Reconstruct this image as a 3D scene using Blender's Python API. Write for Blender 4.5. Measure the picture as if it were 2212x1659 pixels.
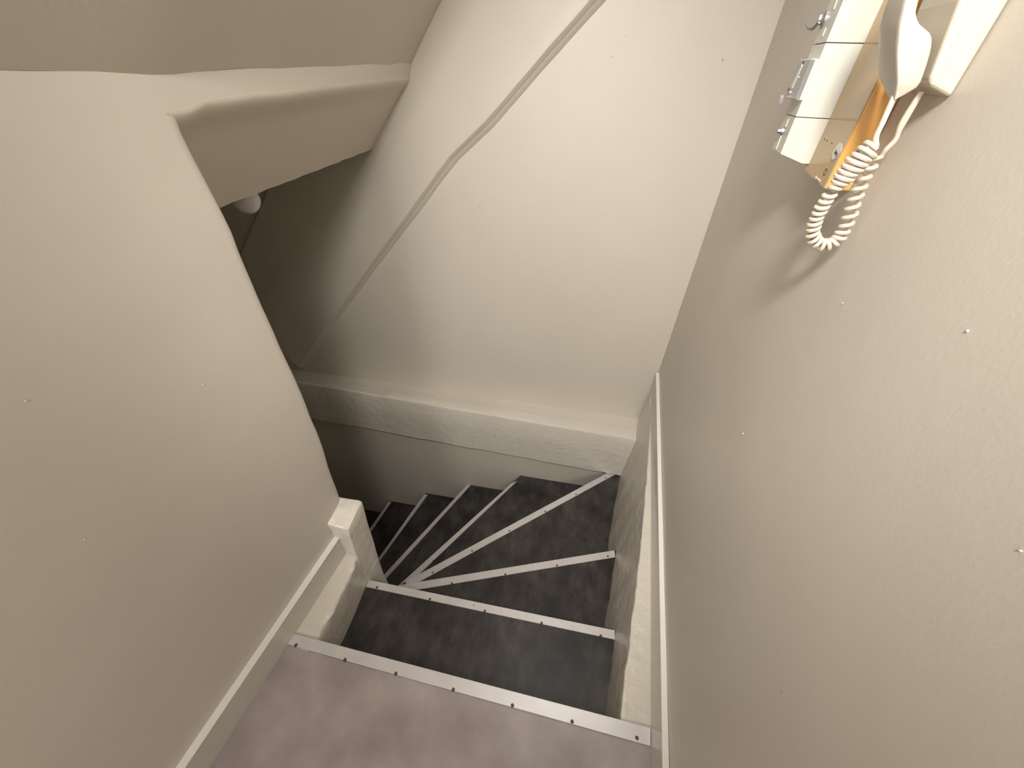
import bpy, bmesh, math, random
from mathutils import Vector, Matrix, noise

for o in list(bpy.data.objects):
    bpy.data.objects.remove(o, do_unlink=True)
scene = bpy.context.scene
COL = scene.collection
random.seed(7)

# ------------------------------------------------------------------ camera
FPX, CX, CY, CAMH = 831.0, 1106.0, 829.5, 1.5
dn = Vector((1068 - CX, 1843 - CY, FPX)).normalized()      # straight down, in camera axes
df = Vector((1410 - CX, 143 - CY, FPX)); df = (df - dn * df.dot(dn)).normalized()
rt = dn.cross(df)
up = -dn
CAM = Vector((0, 0, CAMH))
def c2w(v): return Vector((rt.dot(v), df.dot(v), up.dot(v)))
def ray(px, py): return c2w(Vector((px - CX, py - CY, FPX)))
def onz(px, py, z): d = ray(px, py); return CAM + d * ((z - CAMH) / d.z)
def onx(px, py, x): d = ray(px, py); return CAM + d * (x / d.x)
def ony(px, py, y): d = ray(px, py); return CAM + d * (y / d.y)
def onpl(px, py, y0, x0, s):                                # upright plane y = y0 + s (x - x0)
    d = ray(px, py); return CAM + d * ((y0 - s * x0) / (d.y - s * d.x))
cd = bpy.data.cameras.new('camera'); cam = bpy.data.objects.new('camera', cd); COL.objects.link(cam)
cd.sensor_width = 36; cd.lens = FPX / 2212 * 36; cd.clip_start = 0.02
r_, u_, b_ = c2w(Vector((1, 0, 0))), c2w(Vector((0, -1, 0))), c2w(Vector((0, 0, -1)))
cam.matrix_world = Matrix(((r_.x, u_.x, b_.x, 0), (r_.y, u_.y, b_.y, 0), (r_.z, u_.z, b_.z, CAMH), (0, 0, 0, 1)))
scene.camera = cam

# ------------------------------------------------------------------ world, light, exposure
w = bpy.data.worlds.new('world'); scene.world = w; w.use_nodes = True
w.node_tree.nodes['Background'].inputs[0].default_value = (0.60, 0.56, 0.50, 1)
w.node_tree.nodes['Background'].inputs[1].default_value = 0.05
vs = scene.view_settings
vs.view_transform = 'Standard'; vs.look = 'None'; vs.gamma = 1; vs.use_curve_mapping = False
vs.exposure = 0.82
def area(name, loc, rot, sx, sy, energy, col):
    ld = bpy.data.lights.new(name, 'AREA'); ld.shape = 'RECTANGLE'; ld.size = sx; ld.size_y = sy
    ld.energy = energy; ld.color = col
    lo = bpy.data.objects.new(name, ld); COL.objects.link(lo)
    lo.location = loc; lo.rotation_euler = rot
SKY = (-0.02, 0.32, 0.60, 1.35)                            # roof window added for top light: x0, x1, y0, y1
area('added_window_light', (-0.37, -2.24, 1.85), (math.radians(90), 0, 0), 0.80, 0.98, 24.0, (1.0, 0.975, 0.93))  # added light in an unseen back window, set to balance the walls
area('added_roof_light', ((SKY[0] + SKY[1]) / 2, (SKY[2] + SKY[3]) / 2, 2.44), (0, 0, 0), SKY[1] - SKY[0], SKY[3] - SKY[2], 4.0, (1.0, 0.975, 0.93))  # added top light under the unseen roof window

SPOT = Vector((-0.03, -0.36, 2.34)); AIM = Vector((-0.12, 1.95, 0.25))      # unseen ceiling spotlight, added to brighten front wall and stairs
sd = bpy.data.lights.new('added_spot_beam', 'SPOT'); sd.energy = 122.0; sd.color = (1.0, 0.955, 0.885)
sd.spot_size = math.radians(75); sd.spot_blend = 0.9; sd.shadow_soft_size = 0.15
so = bpy.data.objects.new('added_spot_beam', sd); COL.objects.link(so)
so.location = SPOT; so.rotation_euler = (AIM - SPOT).to_track_quat('-Z', 'Y').to_euler()

# ------------------------------------------------------------------ materials
def mat(name, col, rough=0.5, metal=0.0, var=0.0, vscale=6.0, bump=0.0, bscale=180.0, bump2=0.0, b2scale=9.0, coat=0.0, emit=None, col2=None, spec=0.5):
    m = bpy.data.materials.new(name); m.use_nodes = True
    nt = m.node_tree; N = nt.nodes; L = nt.links; p = N['Principled BSDF']
    p.inputs['Base Color'].default_value = (*col, 1); p.inputs['Roughness'].default_value = rough
    p.inputs['Metallic'].default_value = metal; p.inputs['Coat Weight'].default_value = coat
    p.inputs['Specular IOR Level'].default_value = spec
    tc = N.new('ShaderNodeTexCoord')
    if var or col2:
        n = N.new('ShaderNodeTexNoise'); n.inputs['Scale'].default_value = vscale; n.inputs['Detail'].default_value = 6
        L.new(tc.outputs['Object'], n.inputs['Vector'])
        rmp = N.new('ShaderNodeValToRGB')
        c2 = col2 if col2 else tuple(c * (1 - var) for c in col)
        rmp.color_ramp.elements[0].position = 0.33; rmp.color_ramp.elements[1].position = 0.68
        rmp.color_ramp.elements[0].color = (*c2, 1); rmp.color_ramp.elements[1].color = (*col, 1)
        L.new(n.outputs['Fac'], rmp.inputs['Fac']); L.new(rmp.outputs['Color'], p.inputs['Base Color'])
    last = None
    for st, sc, dist in ((bump, bscale, 0.002), (bump2, b2scale, 0.01)):
        if st:
            n = N.new('ShaderNodeTexNoise'); n.inputs['Scale'].default_value = sc; n.inputs['Detail'].default_value = 3
            L.new(tc.outputs['Object'], n.inputs['Vector'])
            b = N.new('ShaderNodeBump'); b.inputs['Strength'].default_value = st; b.inputs['Distance'].default_value = dist
            L.new(n.outputs['Fac'], b.inputs['Height'])
            if last: L.new(last.outputs['Normal'], b.inputs['Normal'])
            last = b
    if last: L.new(last.outputs['Normal'], p.inputs['Normal'])
    if emit:
        p.inputs['Emission Color'].default_value = (*emit[0], 1); p.inputs['Emission Strength'].default_value = emit[1]
    return m

PAINT = (0.62, 0.572, 0.500)
M = {}
M['wall'] = mat('wall_paint', PAINT, 0.42, var=0.05, vscale=1.6, bump=0.10, bscale=160, bump2=0.12, b2scale=5)
M['rough_plaster'] = mat('painted_rough_plaster', (0.66, 0.615, 0.545), 0.30, var=0.05, vscale=3, bump=0.25, bscale=90, bump2=0.5, b2scale=22)
M['skirting'] = mat('skirting_gloss', (0.60, 0.565, 0.51), 0.22, var=0.03, bump=0.04, bscale=60)
M['skirting_cap'] = mat('skirting_cap_paint', (0.80, 0.77, 0.73), 0.3)
M['ceiling'] = mat('ceiling_paint', (0.60, 0.545, 0.460), 0.55, var=0.05, vscale=2, bump=0.12, bscale=150)
M['landing'] = mat('landing_vinyl', (0.42, 0.368, 0.365), 0.36, col2=(0.290, 0.248, 0.247), vscale=7, bump=0.05, bscale=220)
def vinyl():
    m = mat('dark_vinyl', (0.072, 0.063, 0.061), 0.40, col2=(0.014, 0.0115, 0.012), vscale=5.5, bump=0.05, bscale=200)
    nt = m.node_tree; N = nt.nodes; L = nt.links
    rmp = [n for n in N if n.type == 'VALTORGB'][0]
    tc = [n for n in N if n.type == 'TEX_COORD'][0]
    n2 = N.new('ShaderNodeTexNoise'); n2.inputs['Scale'].default_value = 22; n2.inputs['Detail'].default_value = 8; n2.inputs['Roughness'].default_value = 0.7
    mp = N.new('ShaderNodeMapping'); mp.inputs['Scale'].default_value = (1.0, 0.45, 1.0); mp.inputs['Rotation'].default_value = (0, 0, 0.4)
    L.new(tc.outputs['Object'], mp.inputs['Vector']); L.new(mp.outputs['Vector'], n2.inputs['Vector'])
    mx = N.new('ShaderNodeMix'); mx.data_type = 'RGBA'; mx.blend_type = 'MULTIPLY'; mx.inputs['Factor'].default_value = 0.75
    r2 = N.new('ShaderNodeValToRGB'); r2.color_ramp.elements[0].position = 0.36; r2.color_ramp.elements[1].position = 0.66
    r2.color_ramp.elements[0].color = (0.18, 0.165, 0.165, 1); r2.color_ramp.elements[1].color = (1.35, 1.30, 1.28, 1)
    L.new(n2.outputs['Fac'], r2.inputs['Fac'])
    L.new(rmp.outputs['Color'], mx.inputs['A']); L.new(r2.outputs['Color'], mx.inputs['B'])
    L.new(mx.outputs['Result'], N['Principled BSDF'].inputs['Base Color'])
    return m
M['vinyl'] = vinyl()
M['alu'] = mat('brushed_aluminium', (0.70, 0.675, 0.68), 0.40, metal=0.45, var=0.10, vscale=14, bump=0.05, bscale=120)
M['screw'] = mat('screw_steel', (0.10, 0.095, 0.09), 0.45, metal=0.8)
M['riser'] = mat('riser_paint', (0.06, 0.055, 0.05), 0.5)
M['cream'] = mat('cream_plastic', (0.60, 0.545, 0.455), 0.30, var=0.03, bump=0.03, bscale=300)
M['cord'] = mat('cord_plastic', (0.62, 0.54, 0.455), 0.35, var=0.06, vscale=60)
M['amber'] = mat('amber_plastic', (0.80, 0.43, 0.13), 0.12, var=0.06, vscale=20)
M['amber_cover'] = mat('amber_cover_painted_sheen', (0.50, 0.35, 0.18), 0.14, var=0.06, vscale=20)  # amber plastic, greyed to put the wall's reflection into the colour
M['white_box'] = mat('white_enamel', (0.60, 0.595, 0.54), 0.35, var=0.02)
M['steel'] = mat('zinc_plate', (0.42, 0.42, 0.44), 0.32, metal=0.9, var=0.1, vscale=40)
M['dark'] = mat('dark_recess', (0.015, 0.012, 0.01), 0.6)
M['lock'] = mat('lock_face', (0.62, 0.60, 0.56), 0.3, metal=0.5)
M['print'] = mat('pale_print', (0.85, 0.68, 0.48), 0.5)
M['globe'] = mat('opal_glass', (0.72, 0.70, 0.68), 0.18, coat=0.5)
M['chip'] = mat('chipped_paint', (0.34, 0.29, 0.24), 0.6)
M['chip_light'] = mat('paint_drip', (0.62, 0.572, 0.50), 0.35)

# ------------------------------------------------------------------ helpers
def obj(name, bm, m, parent=None, smooth=False, bevel=0.0, seg=2, recalc=True, sharp=38):
    if recalc: bmesh.ops.recalc_face_normals(bm, faces=bm.faces)
    me = bpy.data.meshes.new(name); bm.to_mesh(me); bm.free()
    me.materials.append(M[m])
    if smooth:
        for f in me.polygons: f.use_smooth = True
        me.set_sharp_from_angle(angle=math.radians(sharp))
    o = bpy.data.objects.new(name, me); COL.objects.link(o)
    if parent: o.parent = parent
    if bevel:
        b = o.modifiers.new('bevel', 'BEVEL'); b.width = bevel; b.segments = seg; b.limit_method = 'ANGLE'; b.angle_limit = math.radians(35)
    return o
def tag(o, label, cat=None, group=None, kind=None):
    o['label'] = label
    if cat: o['category'] = cat
    if group: o['group'] = group
    if kind: o['kind'] = kind
    return o
def empty(name, loc):
    o = bpy.data.objects.new(name, None); COL.objects.link(o); o.location = loc; o.empty_display_size = 0.05
    return o
def inv(parent, o):                                         # mesh data stays in world coordinates under a moved parent
    o.parent = parent; o.matrix_parent_inverse = Matrix.Translation(-parent.location)
    return o
def box(bm, a, b):
    x0, y0, z0 = a; x1, y1, z1 = b
    v = [bm.verts.new(p) for p in ((x0,y0,z0),(x1,y0,z0),(x1,y1,z0),(x0,y1,z0),(x0,y0,z1),(x1,y0,z1),(x1,y1,z1),(x0,y1,z1))]
    for f in ((0,1,2,3),(4,5,6,7),(0,1,5,4),(1,2,6,5),(2,3,7,6),(3,0,4,7)): bm.faces.new([v[i] for i in f])
    return bm
def boxbm(a, b): return box(bmesh.new(), a, b)
def prism(poly, d, bm=None):                                # polygon (3-D points) swept by vector d
    bm = bm or bmesh.new(); d = Vector(d); n = len(poly)
    a = [bm.verts.new(Vector(p)) for p in poly]; b = [bm.verts.new(Vector(p) + d) for p in poly]
    bm.faces.new(a); bm.faces.new(b)
    for i in range(n): bm.faces.new((a[i], a[(i+1) % n], b[(i+1) % n], b[i]))
    return bm
def loft(rings, bm=None, cap=True, close=True):
    bm = bm or bmesh.new(); R = [[bm.verts.new(p) for p in r] for r in rings]; n = len(R[0])
    for a, b in zip(R[:-1], R[1:]):
        for i in range(n if close else n - 1): bm.faces.new((a[i], a[(i+1) % n], b[(i+1) % n], b[i]))
    if cap: bm.faces.new(R[0]); bm.faces.new(R[-1])
    return bm
def tube(pts, rad, n=8, bm=None):
    bm = bm or bmesh.new(); rings = []; prev = None
    for i, p in enumerate(pts):
        t = (pts[min(i+1, len(pts)-1)] - pts[max(i-1, 0)]).normalized()
        if prev is None:
            prev = t.orthogonal().normalized()
        prev = (prev - t * prev.dot(t)).normalized(); q = t.cross(prev)
        rr = rad(i) if callable(rad) else rad
        rings.append([p + (prev * math.cos(a) + q * math.sin(a)) * rr for a in [2 * math.pi * k / n for k in range(n)]])
    return loft(rings, bm)
def lerp(a, b, t): return a + (b - a) * t
def interp(tab, x):
    if x <= tab[0][0]: return tab[0][1]
    for (x0, y0), (x1, y1) in zip(tab[:-1], tab[1:]):
        if x <= x1: return lerp(y0, y1, (x - x0) / (x1 - x0))
    return tab[-1][1]
def nz(p, f=3.0, seed=0.0): return noise.noise(Vector(p) * f + Vector((seed, seed * 1.7, -seed)))
def sheet(rows, bm=None):                                   # grid of points -> quads
    bm = bm or bmesh.new(); R = [[bm.verts.new(p) for p in r] for r in rows]
    for a, b in zip(R[:-1], R[1:]):
        for i in range(len(a) - 1): bm.faces.new((a[i], a[i+1], b[i+1], b[i]))
    return bm
def frange(a, b, n): return [lerp(a, b, i / n) for i in range(n + 1)]
def catmull(P, n):
    out = []; P = [P[0] * 2 - P[1]] + P + [P[-1] * 2 - P[-2]]
    for i in range(1, len(P) - 2):
        for k in range(n):
            t = k / n; a, b, c, d = P[i-1:i+3]
            out.append(0.5 * ((2*b) + (c - a) * t + (2*a - 5*b + 4*c - d) * t*t + (3*b - a - 3*c + d) * t**3))
    out.append(P[-2]); return out

# ------------------------------------------------------------------ reference lines of the place
XR, XL = 0.390, -0.815          # right and left wall planes
S = 0.105                       # the front wall stands a few degrees askew
FW = (2.02, 0.375)              # front wall: y = 2.02 + S (x - 0.375)
LF = (1.815, 0.35)              # face of the plaster ledge
def yfw(x): return FW[0] + S * (x - FW[1])
def ylf(x): return LF[0] + S * (x - LF[1])
def ylow(x): return ylf(x) + 0.042
RISE = 0.22
ZB = -2.3
YB = -2.20                      # back wall

# ------------------------------------------------------------------ landing floor
n1a, n1b = onz(615, 1390, 0), onz(1405, 1612, 0)            # nosing of the landing, near edge
n1c, n1d = onz(635, 1369, 0), onz(1405, 1572, 0)            # far edge
def l1(x, a=n1c, b=n1d): return lerp(a.y, b.y, (x - a.x) / (b.x - a.x))
pl = [(XL, YB, -0.004), (XR, YB, -0.004), (XR, l1(XR) - 0.004, -0.004), (XL, l1(XL) - 0.004, -0.004)]
fl = obj('floor', prism(pl, (0, 0, -0.20)), 'landing')
tag(fl, 'light mauve grey vinyl landing floor above the stairs', 'floor', kind='structure')

# ------------------------------------------------------------------ walls
# right wall
rows = []
for y in frange(YB, 2.10, 40):
    rows.append([Vector((XR + 0.0022 * nz((0, y, z), 2.2, 3), y, z)) for z in frange(ZB, 2.55, 46)])
bm = sheet(rows); box(bm, (XR + 0.004, YB - 0.1, ZB), (XR + 0.12, 2.2, 2.55))
wr = tag(obj('wall_right', bm, 'wall', smooth=True), 'beige painted wall carrying the intercom and boxes', 'wall', kind='structure')

# left wall: free edge traced down its height, top band runs on as a lintel to the front wall
edge_px = [(392, 262), (398, 285), (420, 330), (470, 425), (500, 485), (530, 560), (580, 680), (640, 815), (690, 935), (720, 1025), (735, 1070)]
ed = sorted([(p.z, p.y) for p in (onx(a, b, XL) for a, b in edge_px)])
ed = [(ZB, ed[0][1] + 0.01)] + ed
ztop0 = 1.424
def wl(y, z, x=XL): return Vector((x + 0.003 * nz((0, y, z), 2.0, 8) + 0.0015 * nz((0, y, z), 7.0, 5), y, z))
zs = frange(ZB, -0.2, 4)[:-1] + frange(-0.2, ztop0, 44)
rows = []
for z in zs:
    ye = interp(ed, z) + 0.003 * nz((0, 0, z), 14, 2)
    row = [wl(y, z) for y in frange(YB, ye - 0.022, 34)]
    for a in (25, 50, 75, 90):
        a = math.radians(a); row.append(wl(ye - 0.022 + 0.022 * math.sin(a), z, XL - 0.012 * (1 - math.cos(a))))
    row += [Vector((XL - 0.06, ye - 0.004, z)), Vector((XL - 0.2, ye - 0.02, z)), Vector((-3.0, ye - 0.02 + S * -2.0, z))]
    rows.append(row)
bm = sheet(rows)
LT0, LT1 = Vector((XL, 0.667, 1.482)), onpl(895, 135, FW[0], FW[1], S)       # top line of the lintel band
LB0, LB1 = Vector((XL, 0.650, ztop0)), onpl(890, 165, FW[0], FW[1], S)       # its lower edge
LB1 = LB1 + (LB1 - LB0) * 0.02; LT1 = LT1 + (LT1 - LT0) * 0.02
top_row = [v.co.copy() for v in bm.verts if abs(v.co.z - ztop0) < 1e-6 and v.co.x > XL - 0.01][:35]
def crease(y): return 1.478 + 0.008 * nz((0, y, 0), 9, 4) + 0.004 * nz((0, y, 3), 20, 4)
SL = (LB1.x - XL) / (LB1.y - 0.65)                          # lintel plane: x = XL + SL (y - 0.65)
d_ = ray(430, 212); LBC = CAM + d_ * ((XL - SL * 0.65) / (d_.x - SL * d_.y))
rows = []
for k in range(5):
    t = k / 4; row = []
    for p in top_row:
        z = lerp(p.z, crease(p.y), t); row.append(wl(p.y, z) if k else p.copy())
    b0 = top_row[-1]; t0 = wl(b0.y, crease(b0.y))
    for q in frange(0, 1, 26)[1:]:
        y_ = lerp(b0.y, LB1.y, q); qc = (LBC.y - b0.y) / (LB1.y - b0.y)
        if q < qc:
            f = q / qc; bp = lerp(b0, LBC, f); bp.z -= 0.006 * math.sin(math.pi * f)
        else: bp = lerp(LBC, LB1, (q - qc) / (1 - qc))
        p = lerp(bp, lerp(t0, LT1, q), t)
        if 0 < q < 1: p.z += 0.003 * nz((p.x, p.y, p.z), 8, 1); p.x += 0.002 * nz(p, 6, 4)
        row.append(p)
    rows.append(row)
lint_bottom = [p.copy() for p in rows[0][34:]]
lint_top = [p.copy() for p in rows[-1]]
sheet(rows, bm)
bmesh.ops.remove_doubles(bm, verts=bm.verts, dist=2e-4)
tag(obj('wall_left', bm, 'wall', smooth=True), 'beige plastered wall ending in a wavy edge at the stairwell', 'wall', kind='structure')

# ceiling: sloping soffit that rises from the crease, then the flat part over the landing
slope = 1.29
rows = [[p + Vector((-0.02, 0, -0.02 * slope)) for p in lint_top]]
for t in frange(0, 1, 16):
    row = []
    for p in lint_top:
        q = p + Vector((0.0, 0, 0))
        dx = t * 0.74; sag = 0.010 * math.exp(-dx * 30) * (1 + nz((0, p.y, 0), 9, 2)) if p.y < 0.75 else 0
        row.append(Vector((q.x + dx, q.y + 0.0 * dx, q.z + dx * slope + 0.006 * math.exp(-dx * 14) * nz((dx * 3, p.y, 1), 11, 3) * min(1, dx * 60) + 0.004 * nz((dx, p.y, 0), 5, 9))))
    rows.append(row)
zc = rows[-1][0].z
bm = sheet(rows)
xe = max(p.x for p in rows[-1]); ze = 2.452
for p, q in zip(rows[-1][:-1], rows[-1][1:]):
    bm.faces.new([bm.verts.new(v) for v in (p, q, Vector((xe, q.y, ze)), Vector((xe, p.y, ze)))])
for a, b in (((xe, YB), (0.5, SKY[2])), ((xe, SKY[3]), (0.5, 2.2)), ((xe, SKY[2]), (SKY[0], SKY[3])), ((SKY[1], SKY[2]), (0.5, SKY[3]))):
    bm.faces.new([bm.verts.new(v) for v in ((a[0], a[1], ze), (b[0], a[1], ze), (b[0], b[1], ze), (a[0], b[1], ze))])
bm.faces.new([bm.verts.new(v) for v in ((-1.4, YB, 2.9), (0.55, YB, 2.9), (0.55, 2.2, 2.9), (-1.4, 2.2, 2.9))])
bmesh.ops.remove_doubles(bm, verts=bm.verts, dist=2e-4)
tag(obj('ceiling', bm, 'ceiling', smooth=True), 'sloping beige plaster soffit above the left wall', 'ceiling', kind='structure')

# sloping underside beyond the lintel, lower edge traced along the perpendicular of the front wall
B1 = onpl(810, 320, FW[0], FW[1], S); B0 = onz(485, 445, 1.19)
dB = (B1 - B0) / (B1.y - B0.y); B00 = B0 + dB * (0.60 - B0.y); B11 = B1 + dB * 0.03
rows = []
nn = len(lint_bottom)
for t in [0, 0.012, 0.03, 0.055, 0.09, 0.14] + frange(0.2, 1, 8):
    row = []
    for i, p in enumerate(lint_bottom):
        s_ = (p.y - lint_bottom[0].y) / (lint_bottom[-1].y - lint_bottom[0].y)
        e = lerp(B00, B11, s_) + Vector((0, 0, 0.003 * nz((0, s_ * 2, 0), 9, 6)))
        q = lerp(p, e, t)
        q += Vector((0.75, 0, -0.66)) * 0.007 * math.sin(math.pi * min(1, (t / 0.2) ** 0.6))              # rounded arris
        row.append(q)
    rows.append(row)
low = rows[-1]
rows.append([p + Vector((-0.035, 0, 0.004)) for p in low])
rows.append([p + Vector((-0.04, 0, 0.14)) for p in low])
rows.append([Vector((-3.0, p.y - 0.2, p.z + 0.14)) for p in low])
tag(obj('trim_1', sheet(rows), 'ceiling', smooth=True, sharp=50), 'sloping plaster underside of the flight above the stairwell', 'soffit', kind='structure')

# front wall above the ledge, and the set-back wall below it
def fwp(x, z): return Vector((x, yfw(x) + 0.003 * nz((x, 0, z), 2.0, 6) + 0.001 * nz((x, 0, z), 8, 6), z))
rows = [[fwp(x, z) for z in frange(-0.6, 2.6, 40)] for x in frange(-3.1, 0.45, 44)]
bm = sheet(rows)
rows = [[Vector((x, ylow(x) + 0.003 * nz((x, 0, z), 2.5, 2), z)) for z in frange(ZB, -0.30, 24)] for x in frange(-3.1, 0.45, 44)]
sheet(rows, bm)
prism([(-3.1, yfw(-3.1) + 0.01, ZB), (0.5, yfw(0.5) + 0.01, ZB), (0.5, 2.25, ZB), (-3.1, 2.0, ZB)], (0, 0, 4.9), bm)
tag(obj('wall_front', bm, 'wall', smooth=True), 'beige plaster wall across the stairwell with a diagonal ridge', 'wall', kind='structure')

# raised plaster field above the diagonal: its lower edge shows as the ridge
dg_px = [(1800, -560), (1420, -140), (1293, 0), (1180, 127), (1095, 226), (1058, 268), (985, 338), (955, 376), (900, 452), (820, 558), (730, 682), (672, 765), (655, 790)]
dg = [onpl(a, b, FW[0], FW[1], S) for a, b in dg_px]
dgc = []
for a, b in zip(dg[:-1], dg[1:]):
    for k in range(5): dgc.append(lerp(a, b, k / 5))
dgc.append(dg[-1])
TH = 0.046
nF = Vector((S, -1, 0)).normalized()
rows = []
for i, p in enumerate(dgc):
    p = fwp(p.x, p.z)
    t = (dgc[min(i + 1, len(dgc) - 1)] - dgc[max(i - 1, 0)]).normalized()
    o = t.cross(nF).normalized()
    if o.x > 0: o = -o                                      # o points up-left, into the raised field
    wv = 1 + 0.12 * nz(p, 12, 3)
    fade = 0.7 + 0.3 * min(1, max(0, (p.z + 0.25) / 1.2))
    h = 0.0185 * fade * wv
    row = [p - o * h + nF * 0.0004, p - o * h * 0.55 + nF * TH * 0.30 * fade, p - o * h * 0.12 + nF * TH * 0.46 * fade, p - o * h * 0.02 + nF * TH * 0.40 * fade,
           p + o * h * 0.45 + nF * TH * 0.80 * fade, p + o * h * 0.9 + nF * TH * fade, p + o * h * 1.3 + nF * TH * 1.02 * fade]
    oc = Vector((-0.70, -0.0735, 0.71)).normalized()
    for k in (0.06, 0.12, 0.3, 0.62): row.append(p + oc * k + nF * TH * (1.0 - 0.6 * min(1, k / 0.4)) * fade)
    rows.append(row)
tag(obj('trim_2', sheet(rows), 'wall', smooth=True, sharp=24), 'diagonal moulded ridge running down across the front wall', 'moulding', kind='structure')

# plaster ledge along the front wall
rt_f, lf_f = onpl(1372, 951, LF[0], LF[1], S), onpl(650, 828, LF[0], LF[1], S)
rb_f, lb_f = onpl(1343, 1029, LF[0], LF[1], S), onpl(690, 908, LF[0], LF[1], S)
rk, lk = onpl(1380, 904, FW[0], FW[1], S), onpl(640, 799, FW[0], FW[1], S)
def lin(a, b, x): return lerp(a.z, b.z, (x - a.x) / (b.x - a.x))
rows = []
for x in frange(-3.0, 0.40, 110):
    zt, zb, zk = lin(lf_f, rt_f, x), lin(lb_f, rb_f, x), lin(lk, rk, x)
    r1 = 0.004 * nz((x, 0, 0), 10, 1) + 0.0025 * nz((x, 1, 0), 34, 1)
    r2 = 0.004 * nz((x, 0, 0), 6, 5) + 0.006 * nz((x, 1, 0), 40, 5)
    yf = ylf(x) + 0.004 * nz((x, 2, 0), 5, 5)
    rows.append([Vector((x, yfw(x) + 0.02, zk)), Vector((x, yfw(x) - 0.006, zk)), Vector((x, lerp(yfw(x), yf, 0.5), lerp(zk, zt, 0.5) + r1)),
                 Vector((x, yf + 0.014, zt + r1 + 0.002)), Vector((x, yf + 0.004, zt + r1 - 0.002)), Vector((x, yf, zt - 0.014 + r1)),
                 Vector((x, yf + 0.002 * nz((x, 0, 4), 6), lerp(zt, zb, 0.5))), Vector((x, yf, zb + r2 + 0.006)), Vector((x, yf + 0.007, zb + r2)), Vector((x, ylow(x) + 0.03, zb + 0.012))])
tag(obj('trim_3', sheet(rows), 'rough_plaster', smooth=True), 'painted plaster ledge with a rough lower edge along the front wall', 'ledge', kind='structure')

# back wall with a window added for light (behind the photographer)
bm = bmesh.new()
for a, b in (((-1.0, YB - 0.1, -0.2), (-0.79, YB, 2.8)), ((0.06, YB - 0.1, -0.2), (0.5, YB, 2.8)), ((-0.79, YB - 0.1, -0.2), (0.06, YB, 1.30)), ((-0.79, YB - 0.1, 2.40), (0.06, YB, 2.8))): box(bm, a, b)
tag(obj('wall_back', bm, 'wall'), 'beige wall with an added window behind the photographer', 'wall', kind='structure')
bm = bmesh.new()
for a, b in (((-0.79, YB - 0.04, 1.30), (-0.75, YB + 0.01, 2.40)), ((0.02, YB - 0.04, 1.30), (0.06, YB + 0.01, 2.40)), ((-0.75, YB - 0.04, 1.30), (0.02, YB + 0.01, 1.34)), ((-0.75, YB - 0.04, 2.36), (0.02, YB + 0.01, 2.40))): box(bm, a, b)
M['pane'] = mat('frosted_pane', (0.8, 0.82, 0.84), 0.3)
w1 = obj('added_window_1', bm, 'skirting_cap'); obj('pane', boxbm((-0.79, YB - 0.09, 1.30), (0.06, YB - 0.08, 2.40)), 'pane', w1)
tag(w1, 'white framed window added for daylight in the wall behind the landing', 'window', kind='structure')
bm = bmesh.new(); e = 0.03
for a, b in (((SKY[0] - e, SKY[2] - e), (SKY[1] + e, SKY[2])), ((SKY[0] - e, SKY[3]), (SKY[1] + e, SKY[3] + e)), ((SKY[0] - e, SKY[2]), (SKY[0], SKY[3])), ((SKY[1], SKY[2]), (SKY[1] + e, SKY[3]))):
    box(bm, (a[0], a[1], 2.44), (b[0], b[1], 2.50))
w2 = obj('added_roof_window', bm, 'skirting_cap'); obj('pane', boxbm((SKY[0], SKY[2], 2.485), (SKY[1], SKY[3], 2.495)), 'pane', w2)
tag(w2, 'roof window frame added for top light, out of view in the ceiling', 'window', kind='structure')
tag(obj('wall_stairwell', boxbm((-3.1, 0.2, ZB), (-3.0, 2.1, 1.6)), 'wall'), 'dark wall at the far lower end of the stairwell', 'wall', kind='structure')

tag(obj('floor', boxbm((-3.1, 0.1, ZB - 0.05), (0.5, 2.1, ZB)), 'vinyl'), 'dark floor at the foot of the stairwell', 'floor', kind='structure')
tag(obj('wall_landing', boxbm((-1.0, YB, ZB), (0.5, YB + 0.1, -0.25)), 'wall'), 'wall below the landing behind the stairs', 'wall', kind='structure')

# ------------------------------------------------------------------ skirtings
def skirting(name, label, x0, x1, y0, y1, h, sgn):
    # x0 wall side, x1 room side
    rows = []
    bm = boxbm((min(x0, x1), y0, -0.004), (max(x0, x1), y1, h - 0.004))
    o = obj(name, bm, 'skirting', bevel=0.002); tag(o, label, 'baseboard', kind='structure')
    c = obj('skirting_cap', boxbm((min(x0, x1 + sgn * 0.0015), y0, h - 0.004), (max(x0, x1 + sgn * 0.0015), y1, h + 0.001)), 'skirting_cap', o, bevel=0.0012)
    return o
skirting('baseboard_right', 'tall beige skirting board with pale top edge beneath the intercom wall', XR, 0.3745, YB, 1.999, 0.122, -1)
skirting('baseboard_left', 'glossy beige skirting board with pale top edge along the left wall', XL, -0.794, YB, 0.565, 0.113, 1)

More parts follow.
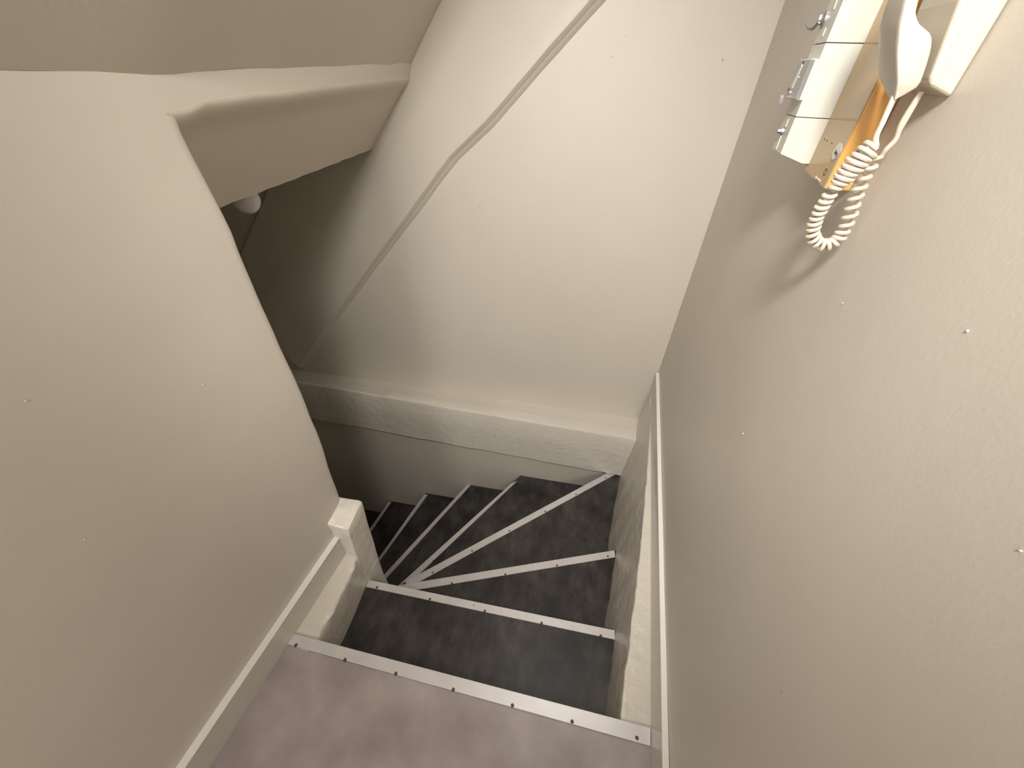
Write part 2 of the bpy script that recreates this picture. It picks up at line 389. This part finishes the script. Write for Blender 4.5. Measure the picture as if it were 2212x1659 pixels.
# ------------------------------------------------------------------ curbs beside the stairs
ct = [(0.35, 0.285), (0.698, 0.318), (1.107, 0.346), (1.68, 0.3735), (2.1, 0.376)]
rows = []
for y in frange(0.335, 1.99, 70):
    xt = interp(ct, y) + 0.0045 * nz((0, y, 0), 9, 2) + 0.003 * nz((0, y, 0), 30, 2) * (1 if y < 1.6 else 0)
    k = interp([(0.39, 0.05), (0.65, 0.092), (1.5, 0.088), (1.9, 0.06)], y)
    row = [Vector((XR + 0.01, y, -0.003)), Vector((0.3745, y, -0.003)), Vector((lerp(0.3745, xt, 0.7), y, -0.002 + 0.002 * nz((0, y, 0), 14, 7))), Vector((xt + 0.002, y, -0.003))]
    for z in [-0.006, -0.014] + frange(-0.03, -0.9, 16) + [-1.4, ZB]:
        row.append(Vector((xt + k * max(z, -0.9) + 0.0035 * nz((y * 3.5, 0, z * 0.8), 2.6, 4) + 0.002 * nz((0, y, z), 12, 4), y, z)))
    rows.append(row)
rows.insert(0, [Vector((p.x, 0.334, -0.01 if i < 4 else p.z)) for i, p in enumerate(rows[0])])
bm = sheet(rows); bm.faces.new([bm.verts.new(p) for p in ([Vector((XR, 0.336, ZB))] + rows[1])])
tag(obj('trim_4', bm, 'rough_plaster', smooth=True), 'tapering plaster curb between the stairs and the right skirting', 'curb', kind='structure')

cl = [(0.26, -0.706), (0.40, -0.716), (0.542, -0.737), (0.60, -0.742)]
rows = []
for y in frange(0.235, 0.575, 40):
    chip = -0.012 * max(0, nz((0, y, 0), 13, 9)) * 2 + 0.004 * nz((0, y, 0), 40, 9)
    xt = interp(cl, y) + chip
    row = [Vector((XL - 0.005, y, -0.003)), Vector((-0.79, y, -0.003)), Vector((lerp(-0.79, xt, 0.65), y, -0.003 + 0.003 * nz((0, y, 0), 16, 3))), Vector((xt - 0.004, y, -0.005))]
    for z in (-0.010, -0.022, -0.04, -0.07, -0.11, -0.16, -0.22, -0.5, -0.9, ZB):
        back = interp(cl, y) - 0.010 * min(1, -z / 0.2)
        row.append(Vector((lerp(xt, back, min(1, -z / 0.05)) + 0.003 * nz((0, y, z), 18, 6), y, z)))
    rows.append(row)
bm = sheet(rows)
bm.faces.new([bm.verts.new(p) for p in ([Vector((XL, 0.235, ZB))] + rows[0])])
tag(obj('trim_5', bm, 'rough_plaster', smooth=True), 'chipped plaster curb between the left skirting and the stairs', 'curb', kind='structure')

# ------------------------------------------------------------------ newel post
q1, q2, q3, q4 = onx(735, 1074, XL), onx(783, 1080, -0.752), onx(752, 1146, -0.742), onx(703, 1131, XL)
fe = onx(832, 1255, -0.725)
def ringpts(z, a, b, c, d):
    # a back-left, b back-right, c front-right, d front-left; rounded by extra points
    P = [a, lerp(a, b, 0.5), lerp(a, b, 0.9), lerp(b, lerp(a, c, 0.5), 0.05), lerp(b, c, 0.1), lerp(b, c, 0.35), lerp(b, c, 0.65), lerp(b, c, 0.93), lerp(c, lerp(a, c, 0.5), 0.03), lerp(c, d, 0.06), lerp(c, d, 0.5), d]
    return P
rings = []
a0 = Vector((XL - 0.03, q1.y, q1.z)); d0 = Vector((XL - 0.03, q4.y, q4.z))
tops = [a0, q2, q3, d0]
for k, ins in ((0, 0.010), (1, 0.003), (2, 0.0)):
    R = []
    for p in ringpts(0, *tops):
        c = Vector((-0.80, 0.62, p.z)); v = (c - p); v.z = 0
        R.append(p + v.normalized() * ins + Vector((0, 0, (0, -0.003, -0.010)[k])))
    rings.append(R)
for z in (0.13, 0.08, 0.03, 0.0, -0.05, -0.12, -0.2, -0.3, -0.4, -0.6, -0.9, -1.4, ZB):
    t = min(1, (0.2 - z) / 0.6)
    a = Vector((XL - 0.03, q1.y, z)); d = Vector((XL - 0.03, 0.56, z))
    b = Vector((lerp(q2.x, fe.x, t), lerp(q2.y, fe.y, t), z)); b.y = max(b.y, 0.635)
    c = Vector((lerp(q3.x, -0.744, t), lerp(q3.y, 0.555, min(1, t * 3)), z))
    R = [p + Vector((0.003 * nz(p, 16, 2), 0.004 * nz(p, 15, 5), 0)) for p in ringpts(z, a, b, c, d)]
    rings.append(R)
nw = obj('newel_post', loft(rings), 'rough_plaster', smooth=True)
tag(nw, 'stubby white painted plaster newel post at the inner turn of the stairs', 'newel post')

# ------------------------------------------------------------------ staircase
st = empty('staircase', (-0.3, 0.9, ZB))
tag(st, 'winding staircase with dark marbled vinyl treads and aluminium nosings', 'staircase')
# nosing edges in the photo: (far edge a-b, near edge c-d), inner to outer
NP = {2: ((797, 1253), (1328, 1362), (790, 1268), (1328, 1382)),
      3: ((906, 1257), (1327, 1189), (909, 1273), (1329, 1204)),
      4: ((903, 1242), (1258, 1051), (906, 1257), (1260, 1063)),
      5: ((863, 1263), (1072, 1074), (903, 1243), (1087, 1068)),
      6: ((831, 1240), (1006, 1051), (837, 1247), (1015, 1050)),
      7: ((825, 1196), (914, 1071), (828, 1201), (921, 1073)),
      8: ((803, 1136), (837, 1088), (805, 1144), (843, 1088))}
LN = {1: (n1c, n1d, n1a, n1b)}
for k, q in NP.items(): LN[k] = tuple(onz(a, b, -RISE * (k - 1)) for a, b in q)
for k in (9, 10):                                            # two more steps below, parallel to the last one
    d = (LN[8][0] - LN[7][0]); d = Vector((-0.30, -0.03, -RISE))
    LN[k] = tuple(p + d * (k - 8) for p in LN[8])
def clip(poly, a, n):                                        # keep points with (p-a).n >= 0
    out = []
    for i, p in enumerate(poly):
        q = poly[(i + 1) % len(poly)]; dp, dq = (p - a).dot(n), (q - a).dot(n)
        if dp >= 0: out.append(p)
        if dp * dq < 0: out.append(lerp(p, q, dp / (dp - dq)))
    return out
V2 = lambda p: Vector((p.x, p.y))
def upside(k):                                               # point on a line and normal that points back upstairs
    a, b = V2(LN[k][0]), V2(LN[k][1]); c, d = V2(LN[k][2]), V2(LN[k][3])
    t = (b - a).normalized(); n = Vector((-t.y, t.x))
    if ((c + d) / 2 - (a + b) / 2).dot(n) < 0: n = -n
    return a, n, t
LOW_N = Vector((S, -1)).normalized()
def inner_clip(poly, k):
    if k == 2:
        return clip(poly, Vector((-0.755, 0)), Vector((1, 0)))
    return clip(poly, Vector((-1.5, 0.575)), Vector((0, 1)))
for k in range(2, 11):
    z = -RISE * (k - 1)
    poly = [Vector((-3.0, 0.2)), Vector((0.345, 0.2)), Vector((0.345, 2.1)), Vector((-3.0, 2.1))]
    a, n, t = upside(k); poly = clip(poly, a, n)
    a1, m1, t1 = upside(k - 1); poly = clip(poly, a1 + m1 * 0.03, -m1)
    poly = clip(poly, Vector((0, ylow(0) + 0.004)), LOW_N)
    poly = inner_clip(poly, k)
    if len(poly) < 3: continue
    inv(st, obj('tread', prism([(p.x, p.y, z - 0.0015) for p in poly], (0, 0, -0.035)), 'vinyl'))
# risers: a thin board under each nosing
for k in range(1, 10):
    z = -RISE * (k - 1); a, n, t = upside(k)
    poly = [Vector((-3.0, 0.2)), Vector((0.345, 0.2)), Vector((0.345, 2.1)), Vector((-3.0, 2.1))]
    poly = clip(poly, a + n * 0.012, n); poly = clip(poly, a + n * 0.028, -n)
    poly = clip(poly, Vector((0, ylow(0) + 0.004)), LOW_N); poly = inner_clip(poly, 2 if k <= 2 else 3)
    if len(poly) >= 3: inv(st, obj('riser', prism([(p.x, p.y, z - 0.033) for p in poly], (0, 0, -RISE + 0.031)), 'riser'))
# nosings
ext = {1: (0, 0), 2: (0.0, 0.0), 3: (0.10, 0.0), 4: (0.07, 0.42), 5: (0.06, 0.16), 6: (0.22, 0.02), 7: (0.4, 0.02), 8: (0.5, 0.02), 9: (0.5, 0.02)}
nos = {}
for k in range(1, 10):
    fa, fb, na, nb = [p.copy() for p in LN[k]]
    f0, f1 = ext[k]
    def exl(p, q): d = (q - p).normalized(); return p - d * f0, q + d * f1
    fa, fb = exl(fa, fb); na, nb = exl(na, nb)
    if k >= 4:                                               # keep clear of the set-back wall
        res = []
        for p, q in ((fa, fb), (na, nb)):
            g = lambda v: v.y - ylow(v.x)
            if g(q) > -0.002: q = lerp(p, q, (g(p) + 0.002) / (g(p) - g(q)))
            res.append((p, q))
        (fa, fb), (na, nb) = res
    zt = fa.z
    bm = bmesh.new()
    top = [fa, fb, nb, na]
    T = [Vector((p.x, p.y, zt + 0.0025)) for p in top]; Bq = [Vector((p.x, p.y, zt - 0.0016)) for p in top]
    vT = [bm.verts.new(p) for p in T]; vB = [bm.verts.new(p) for p in Bq]
    bm.faces.new(vT); bm.faces.new(vB)
    for i in range(4): bm.faces.new((vT[i], vT[(i+1) % 4], vB[(i+1) % 4], vB[i]))
    a, n, t = upside(k); nn3 = Vector((n.x, n.y, 0))
    lip = [fa, fb, fb + nn3 * 0.003, fa + nn3 * 0.003]
    prism([(p.x, p.y, zt + 0.001) for p in lip], (0, 0, -0.030), bm)
    o = obj('nosing', bm, 'alu', bevel=0.0008, seg=1); inv(st, o); nos[k] = o
nos[1]['label'] = 'wide bright aluminium nosing along the landing edge'
SC = {1: [(380 + a * .4882, 1100 + b * .4882) for a, b in ((531,601),(748,666),(973,727),(1227,798),(1489,868),(1753,940),(2040,1012))],
      2: [(380 + a * .4882, 1100 + b * .4882) for a, b in ((890,346),(1124,397),(1318,424),(1367,450),(1618,503),(1880,560))],
      3: [(380 + a * .4882, 1100 + b * .4882) for a, b in ((1221,327),(1457,288),(1686,249),(1911,208))],
      4: [(780 + a * .3074, 950 + b * .3074) for a, b in ((502,933),(780,780),(1042,640),(1295,503),(1510,383),(1720,268))],
      5: [(780 + a * .3074, 950 + b * .3074) for a, b in ((508,850),(685,698),(855,550))]}
def screw_bm(r):
    bm = bmesh.new(); n = 10
    ring = lambda rr, z: [Vector((rr * math.cos(2*math.pi*i/n), rr * math.sin(2*math.pi*i/n), z)) for i in range(n)]
    return loft([ring(r, -0.004), ring(r, 0.0004), ring(r * 0.82, 0.0009), ring(r * 0.3, 0.0001)], bm)
sme = None
for k, pts in SC.items():
    for i, (px, py) in enumerate(pts):
        p = onz(px, py, -RISE * (k - 1) + 0.0025)
        if sme is None:
            o = obj('screw', screw_bm(0.0052), 'screw', smooth=True); sme = o.data
        else:
            o = bpy.data.objects.new('screw', sme); COL.objects.link(o)
        if k == 2 and i == 2: o.scale = (0.5, 0.5, 1)
        o.location = p; o.parent = nos[k]

# ------------------------------------------------------------------ amber junction box
XT = 0.347
ya0, ya1 = 0.905, 1.046
ab = empty('junction_box', (0.37, 0.975, 1.345))
tag(ab, 'yellowed amber plastic wall box with round lock beside the intercom', 'junction box')
zb0, zb1 = 1.345, 1.353
inv(ab, obj('body', prism([(XT + 0.002, ya0, zb0), (XT + 0.002, ya1, zb1), (XT + 0.002, ya1, 1.3645), (XT + 0.002, 1.0295, 1.3645), (XT + 0.002, 1.0295, 1.66), (XT + 0.002, ya0, 1.66)], (XR - XT - 0.003, 0, 0)), 'amber', bevel=0.0015))
inv(ab, obj('cover', prism([(XT, ya0 + 0.001, zb0 + 0.001), (XT, ya1 - 0.001, zb1 + 0.001), (XT, ya1 - 0.001, 1.3645), (XT, 1.0295, 1.3645), (XT, 1.0295, 1.658), (XT, ya0 + 0.001, 1.658)], (0.002, 0, 0)), 'amber_cover', bevel=0.0006))
def disc_x(c, r, th, n=20):
    return loft([[Vector((c.x, c.y + rr * math.cos(2*math.pi*i/n), c.z + rr * math.sin(2*math.pi*i/n))) + Vector((-h, 0, 0)) for i in range(n)] for rr, h in ((r, 0), (r, th * .7), (r * .9, th))])
lk_c = onx(1808, 328, XT)
lk = inv(ab, obj('lock', disc_x(lk_c, 0.0135, 0.0016), 'lock', smooth=False)); lk['label'] = 'round grey metal lock'
ks = lk_c + Vector((-0.0017, 0, 0))
o = obj('keyhole', prism([ks + Vector((0, -0.0040, -0.0012)), ks + Vector((0, 0.0025, 0.003)), ks + Vector((0, 0.0035, -0.002)), ks + Vector((0, 0, -0.004))], (-0.0004, 0, 0)), 'dark'); o.parent = lk
o = obj('keyhole', prism([ks + Vector((0, -0.0095, -0.003)), ks + Vector((0, -0.0065, 0.0005)), ks + Vector((0, -0.0055, -0.003)), ks + Vector((0, -0.0085, -0.0065))], (-0.0004, 0, 0)), 'dark'); o.parent = lk
for px, py in ((1781.5, 300.5), (1786.5, 304), (1797, 309), (1813, 312.5)):
    inv(ab, obj('vent_hole', disc_x(onx(px, py, XT), 0.0016, 0.0004, 8), 'dark'))
hc = onx(1783, 372, XT)
inv(ab, obj('screw_hole', loft([[hc + Vector((-0.0005, a * math.cos(t) , a * math.sin(t))) for t in [2*math.pi*i/14 for i in range(14)]] for a in (0.0058, 0.0044)], cap=False), 'dark'))
# maker's script at the foot of the cover: an illegible pale squiggle
sq = [onx(a, b, XT - 0.0006) for a, b in ((1760.5, 384), (1763, 381), (1762.5, 386), (1765, 385), (1767, 388), (1768, 386), (1769, 390), (1771, 389), (1770.5, 392.5))]
inv(ab, obj('script_mark', tube(sq, 0.00075, 6), 'print'))

# ------------------------------------------------------------------ white fuse cabinet
XW = 0.288
yw0 = 1.030; yw1 = onx(1699, 241, XW).y
fb = empty('fuse_box', (0.34, (yw0 + yw1) / 2, 1.36))
tag(fb, 'white enamel wall cabinet with zinc latch plate behind the amber box', 'fuse box')
zA, zB_ = onx(1720.5, 253.5, XW).z, onx(1790, 91, XW).z
def wprof(z0, z1, low):
    if low: return [(XW, yw0, 1.380), (0.334, yw0, 1.366), (XR - 0.001, yw0, 1.366), (XR - 0.001, yw0, z1), (XW, yw0, z1)]
    return [(XW, yw0, z0), (XR - 0.001, yw0, z0), (XR - 0.001, yw0, z1), (XW, yw0, z1)]
dyw = (0, yw1 - yw0, 0)
g = 0.0006
inv(fb, obj('module', prism(wprof(1.366, zA - g, True), dyw), 'white_box', bevel=0.0008))
inv(fb, obj('module', prism(wprof(zA + g, zB_ - g, False), dyw), 'white_box', bevel=0.0008))
inv(fb, obj('module', prism(wprof(zB_ + g, 1.70, False), dyw), 'white_box', bevel=0.0008))
inv(fb, obj('core', boxbm((XW + 0.004, yw0 + 0.004, 1.385), (XR - 0.001, yw1 - 0.004, 1.69)), 'dark'))
zp0, zp1 = ony(1722, 214, yw0).z, ony(1762, 129, yw0).z
XP = XW - 0.011
inv(fb, obj('latch_block', boxbm((XP, yw0, zp0 - 0.0015), (XW, yw1 + 0.004, zp1 + 0.0015)), 'white_box', bevel=0.0008))
lp = inv(fb, obj('latch_plate', boxbm((XP - 0.002, yw0 + 0.001, zp0), (XP, yw1 + 0.003, zp1)), 'steel', bevel=0.0004)); lp['label'] = 'grey zinc latch plate'
o = obj('plate_edge', boxbm((XP - 0.001, yw0 - 0.0012, zp0), (XP + 0.005, yw0, zp1)), 'steel'); o.parent = lp
wy = yw1 - yw0
sl = [(0.50, 0.84), (0.62, 0.84), (0.85, 0.30), (0.62, 0.26)]
o = obj('slot_tongue', prism([(XP - 0.002, yw0 + wy * a, lerp(zp0, zp1, b)) for a, b in sl], (-0.0012, 0, 0)), 'white_box'); o.parent = lp
for a, b, r in ((0.55, 0.93, 0.0035), (0.80, 0.12, 0.003), (0.95, 0.22, 0.003)):
    o = obj('rivet_hole', disc_x(Vector((XP - 0.002, yw0 + wy * a, lerp(zp0, zp1, b))), r, 0.0004, 10), 'dark'); o.parent = lp
for a, b, r in ((0.57, 0.86, 0.0028), (0.70, 0.14, 0.0035), (0.40, 0.56, 0.0012)):
    o = obj('rivet', disc_x(Vector((XP - 0.002, yw0 + wy * a, lerp(zp0, zp1, b))), r, 0.0014, 10), 'lock'); o.parent = lp
# hanging seal tab below the plate
tb = [ony(1687, 205, yw1), ony(1694, 206, yw1), ony(1691, 220, yw1), ony(1686, 225, yw1), ony(1684, 219, yw1)]
inv(fb, obj('seal_tab', prism(tb, (0, 0.002, 0)), 'steel'))
# wing knobs with their slots
for (px, py, big) in ((1782, 42, 1.0), (1692, 284, 0.6)):
    c = onx(px, py, XW)
    kb = inv(fb, obj('wing_knob', loft([[c + Vector((-h, rr * math.cos(2*math.pi*i/12), rr * 1.5 * math.sin(2*math.pi*i/12))) for i in range(12)] for rr, h in ((0.008 * big, 0), (0.008 * big, 0.003), (0.005 * big, 0.006), (0.004 * big, 0.011))]), 'steel', smooth=True))
    if big == 1.0:
        wg = catmull([c + Vector((-0.009, -0.004, -0.004)), c + Vector((-0.013, 0.004, -0.012)), c + Vector((-0.017, 0.014, -0.012)), c + Vector((-0.022, 0.022, -0.005))], 6)
        o = obj('wing', tube(wg, lambda i: 0.0030 - 0.00008 * i, 8), 'steel', smooth=True); o.parent = kb
for p0, p1 in (((1812, -10), (1801, 20)), ((1784, 60), (1777, 78)), ((1704, 256), (1697, 274)), ((1688, 292), (1676.8, 322))):
    a, b = onx(*p0, XW - 0.0006), onx(*p1, XW - 0.0006)
    inv(fb, obj('bright_slot', tube([a, b], 0.0011, 6), 'print'))

# ------------------------------------------------------------------ intercom
ic = empty('wall_intercom', (0.36, 0.81, 1.487))
tag(ic, 'cream plastic wall intercom with hanging handset and coiled cord', 'intercom')
Y0, Y1 = 0.770, 0.870
prof = [(XR - 0.001, 1.4868), (0.3580, 1.4985), (0.3538, 1.5065), (0.3395, 1.579), (0.336, 1.62), (0.3395, 1.67), (0.352, 1.718), (XR - 0.001, 1.722)]
inv(ic, obj('base', prism([(x, Y0, z) for x, z in prof], (0, Y1 - Y0, 0)), 'cream', bevel=0.005, seg=3))
inv(ic, obj('side_rib', prism([(x + 0.010, Y0 - 0.0006, z) for x, z in prof[2:6]] + [(x + 0.0115, Y0 - 0.0006, z) for x, z in reversed(prof[2:6])], (0, 0.002, 0)), 'cream'))
fr = [(1.4825, 0.330), (1.490, 0.3265), (1.498, 0.3225), (1.512, 0.3135), (1.5325, 0.3015), (1.5565, 0.2905), (1.579, 0.284), (1.600, 0.2815)]
bk = [(1.4825, 0.332), (1.4875, 0.3390), (1.494, 0.3475), (1.499, 0.3495), (1.509, 0.3470), (1.5215, 0.3440), (1.532, 0.3410), (1.5415, 0.3370), (1.5485, 0.3320), (1.553, 0.3235), (1.557, 0.3145), (1.563, 0.3075), (1.5695, 0.3025), (1.579, 0.2998), (1.600, 0.2985)]
wd = [(1.4825, 0.016), (1.485, 0.024), (1.489, 0.034), (1.494, 0.046), (1.5, 0.057), (1.507, 0.064), (1.514, 0.067), (1.546, 0.068), (1.566, 0.065), (1.585, 0.058), (1.60, 0.056)]
zz = [1.4825, 1.484, 1.487, 1.491, 1.496, 1.502, 1.510, 1.520, 1.530, 1.538, 1.545, 1.550, 1.554, 1.558, 1.563, 1.569, 1.578, 1.59, 1.60]
zz = zz + [3.2 - z for z in reversed(zz[:-1])]
rings = []
for z in zz:
    q = z if z <= 1.6 else 3.2 - z
    xf, xb, wq = interp(fr, q), interp(bk, q), interp(wd, q)
    ya = Y0 + 0.003 + (0.068 - wq) * 0.12; yb = ya + wq
    th = xb - xf; c = min(0.004, th * 0.25, wq * 0.2)
    R = [(xf + c * 0.35, ya), (xb - c, ya), (xb - c * 0.3, ya + c * 0.3), (xb, ya + c), (xb, yb - c), (xb - c, yb), (xf + th * 0.45, yb), (xf + th * 0.2, yb - wq * 0.03), (xf + th * 0.06, yb - wq * 0.10), (xf + 0.0004, yb - wq * 0.25), (xf - 0.0006, lerp(ya, yb, 0.45)), (xf, ya + wq * 0.1), (xf + c * 0.1, ya + 0.0012)]
    rings.append([Vector((x, y, z)) for x, y in R])
hs = inv(ic, obj('handset', loft(rings), 'cream', smooth=True, sharp=50))
# coiled cord: lead from the handset, coil, lead back to the base
cp = [(1886, 318, .775, .0115), (1868, 333, .775, .0125), (1848, 354, .776, .0130), (1829, 376, .778, .0120), (1812, 396, .78, .0095), (1800, 410, .782, .0060),
      (1785, 432, .786, .0076), (1771, 456, .790, .0076), (1760, 482, .794, .0076), (1756, 510, .796, .0080), (1771, 528, .798, .0082), (1791, 528, .80, .0082), (1809, 517, .802, .0080), (1824, 494, .804, .0080),
      (1834, 470, .806, .0082), (1843, 442, .808, .0082), (1852, 414, .810, .0082), (1865, 386, .812, .0082), (1880, 360, .814, .0068), (1894, 336, .815, .0062)]
P = [ony(a, b, y) for a, b, y, r in cp]
path = catmull(P, 24); rad = [interp([(i * 24, cp[i][3]) for i in range(len(cp))], j) for j in range(len(path))]
for p, r in zip(path, rad): p.x = min(p.x, XR - r - 0.005)
L_ = [0]
for a, b in zip(path[:-1], path[1:]): L_.append(L_[-1] + (b - a).length)
pit = [0] ; ph = 0
phs = [0]
for j in range(1, len(path)):
    s_ = L_[j]; i = j / 24
    pitch = 0.0074 if i < 4.6 else (0.016 if i < 5.4 else (0.0094 if i < 9 else (0.0098 if i < 13 else 0.0140)))
    ph += 2 * math.pi * (L_[j] - L_[j-1]) / pitch; phs.append(ph)
coil = []; prev = None
steps = int(phs[-1] / (2 * math.pi) * 16)
for n_ in range(steps + 1):
    target = phs[-1] * n_ / steps
    lo_ = 0
    while lo_ < len(phs) - 2 and phs[lo_ + 1] < target: lo_ += 1
    f = (target - phs[lo_]) / max(1e-9, phs[lo_ + 1] - phs[lo_])
    p = lerp(path[lo_], path[lo_ + 1], f); r = lerp(rad[lo_], rad[lo_ + 1], f)
    t = (path[min(lo_ + 2, len(path) - 1)] - path[max(lo_ - 1, 0)]).normalized()
    if prev is None: prev = Vector((0, -1, 0))
    prev = (prev - t * prev.dot(t)).normalized(); q = t.cross(prev)
    coil.append(p + (prev * math.cos(target) + q * math.sin(target)) * r * (1 + 0.06 * math.sin(target * 0.37)))
tipA = Vector((0.331, Y0 + 0.016, 1.486)); tipB = Vector((0.366, 0.800, 1.492))
la = catmull([tipA, ony(1909, 260, .778), ony(1893, 296, .776), coil[0]], 8)
lb = catmull([coil[-1], ony(1915, 322, .808), ony(1935, 300, .806), ony(1950, 262, .803), tipB], 8)
allp = la[:-1] + coil + lb[1:]
inv(ic, obj('coiled_cord', tube(allp, 0.0034, 8), 'cord', smooth=True))
for pts in ((la[0], la[10]), (lb[-1], lb[-13])):
    inv(ic, obj('cord_sleeve', tube([pts[0], lerp(pts[0], pts[1], .5), pts[1]], 0.0036, 10), 'cord', smooth=True))

# ------------------------------------------------------------------ stairwell lamp (unlit)
def globe(name, c, r, ztop, gm, label):
    e = empty(name, (c.x, c.y, ztop)); tag(e, label, 'lamp')
    bm = bmesh.new(); bmesh.ops.create_uvsphere(bm, u_segments=28, v_segments=18, radius=r, matrix=Matrix.Translation(c) @ Matrix.Diagonal((1, 1, 1.05, 1)))
    inv(e, obj('glass_globe', bm, gm, smooth=True))
    ringz = [(0.42 * r, c.z + r * 0.85), (0.55 * r, c.z + r * 1.0), (0.55 * r, ztop - 0.012), (0.8 * r, ztop - 0.010), (0.8 * r, ztop)]
    inv(e, obj('holder', loft([[Vector((c.x + a * math.cos(2*math.pi*i/20), c.y + a * math.sin(2*math.pi*i/20), z)) for i in range(20)] for a, z in ringz]), 'skirting_cap', smooth=False))
gl = onz(541, 459, 1.075)
globe('stairwell_lamp', Vector((gl.x, gl.y, 1.075 + 0.045)), 0.046, 1.325, 'globe', 'small white glass globe lamp hanging in the dark stairwell')

ax = (AIM - SPOT).normalized(); e1 = ax.orthogonal().normalized(); e2 = ax.cross(e1)
cs = empty('added_ceiling_spot', (SPOT.x, SPOT.y, 2.45)); tag(cs, 'added round white ceiling spotlight, out of view over the landing, turned towards the stairs', 'lamp')
def ringat(r, d): return [SPOT + ax * d + (e1 * math.cos(2*math.pi*i/20) + e2 * math.sin(2*math.pi*i/20)) * r for i in range(20)]
inv(cs, obj('lamp_housing', loft([ringat(0.03, -0.10), ringat(0.115, -0.06), ringat(0.12, -0.012), ringat(0.115, -0.012), ringat(0.10, -0.05), ringat(0.02, -0.06)]), 'skirting_cap'))  # housing of the added spotlight
inv(cs, obj('bracket', tube([SPOT - ax * 0.09, Vector((SPOT.x, SPOT.y - 0.03, 2.42)), Vector((SPOT.x, SPOT.y, 2.452))], 0.012, 10), 'skirting_cap'))

# ------------------------------------------------------------------ small chips and drips in the paint
def blob(parent, p, n, r, m, ar=1.6):
    r *= 0.5
    bm = bmesh.new(); n = n.normalized(); a = n.orthogonal().normalized(); b = n.cross(a)
    ang = random.uniform(0, 3.1); u = a * math.cos(ang) + b * math.sin(ang); v = n.cross(u)
    k = 9; rr = [random.uniform(.7, 1.2) for _ in range(k)]
    rings = [[p + (u * ar * math.cos(2*math.pi*i/k) + v * math.sin(2*math.pi*i/k)) * r * rr[i] * s_ + n * h for i in range(k)] for s_, h in ((1.1, -0.001), (0.9, 0.0012), (0.4, 0.0018))]
    o = obj('paint_mark', loft(rings), m, smooth=True); o.parent = parent
wf = bpy.data.objects['wall_front']; wlft = bpy.data.objects['wall_left']
for px, py, r, m in ((1321, 122, .004, 'chip'), (1561, 130, .0055, 'chip'), (1036, 447, .0045, 'chip'), (1068, 430, .003, 'chip'), (1455, 641, .003, 'chip'), (1420, 208, .003, 'chip_light'), (1350, 76, .006, 'chip_light'), (1230, 34, .004, 'chip_light')):
    q = onpl(px, py, FW[0], FW[1], S); q = fwp(q.x, q.z)
    if px == 1230: q = q + nF * 0.022
    blob(wf, q, nF, r, m)
for px, py, r, m in ((55, 867, .0035, 'chip_light'), (440, 832, .004, 'chip_light'), (182, 1165, .003, 'chip_light')):
    q = onx(px, py, XL); blob(wlft, wl(q.y, q.z), Vector((1, 0, 0)), r, m)
for px, py, r, m in ((2092, 715, .002, 'chip_light'), (1821, 655, .0025, 'chip_light'), (1606, 937, .003, 'chip_light'), (2205, 1190, .002, 'chip_light'), (1690, 1495, .003, 'chip')):
    q = onx(px, py, XR); blob(wr, Vector((XR + 0.0022 * nz((0, q.y, q.z), 2.2, 3), q.y, q.z)), Vector((-1, 0, 0)), r, m)
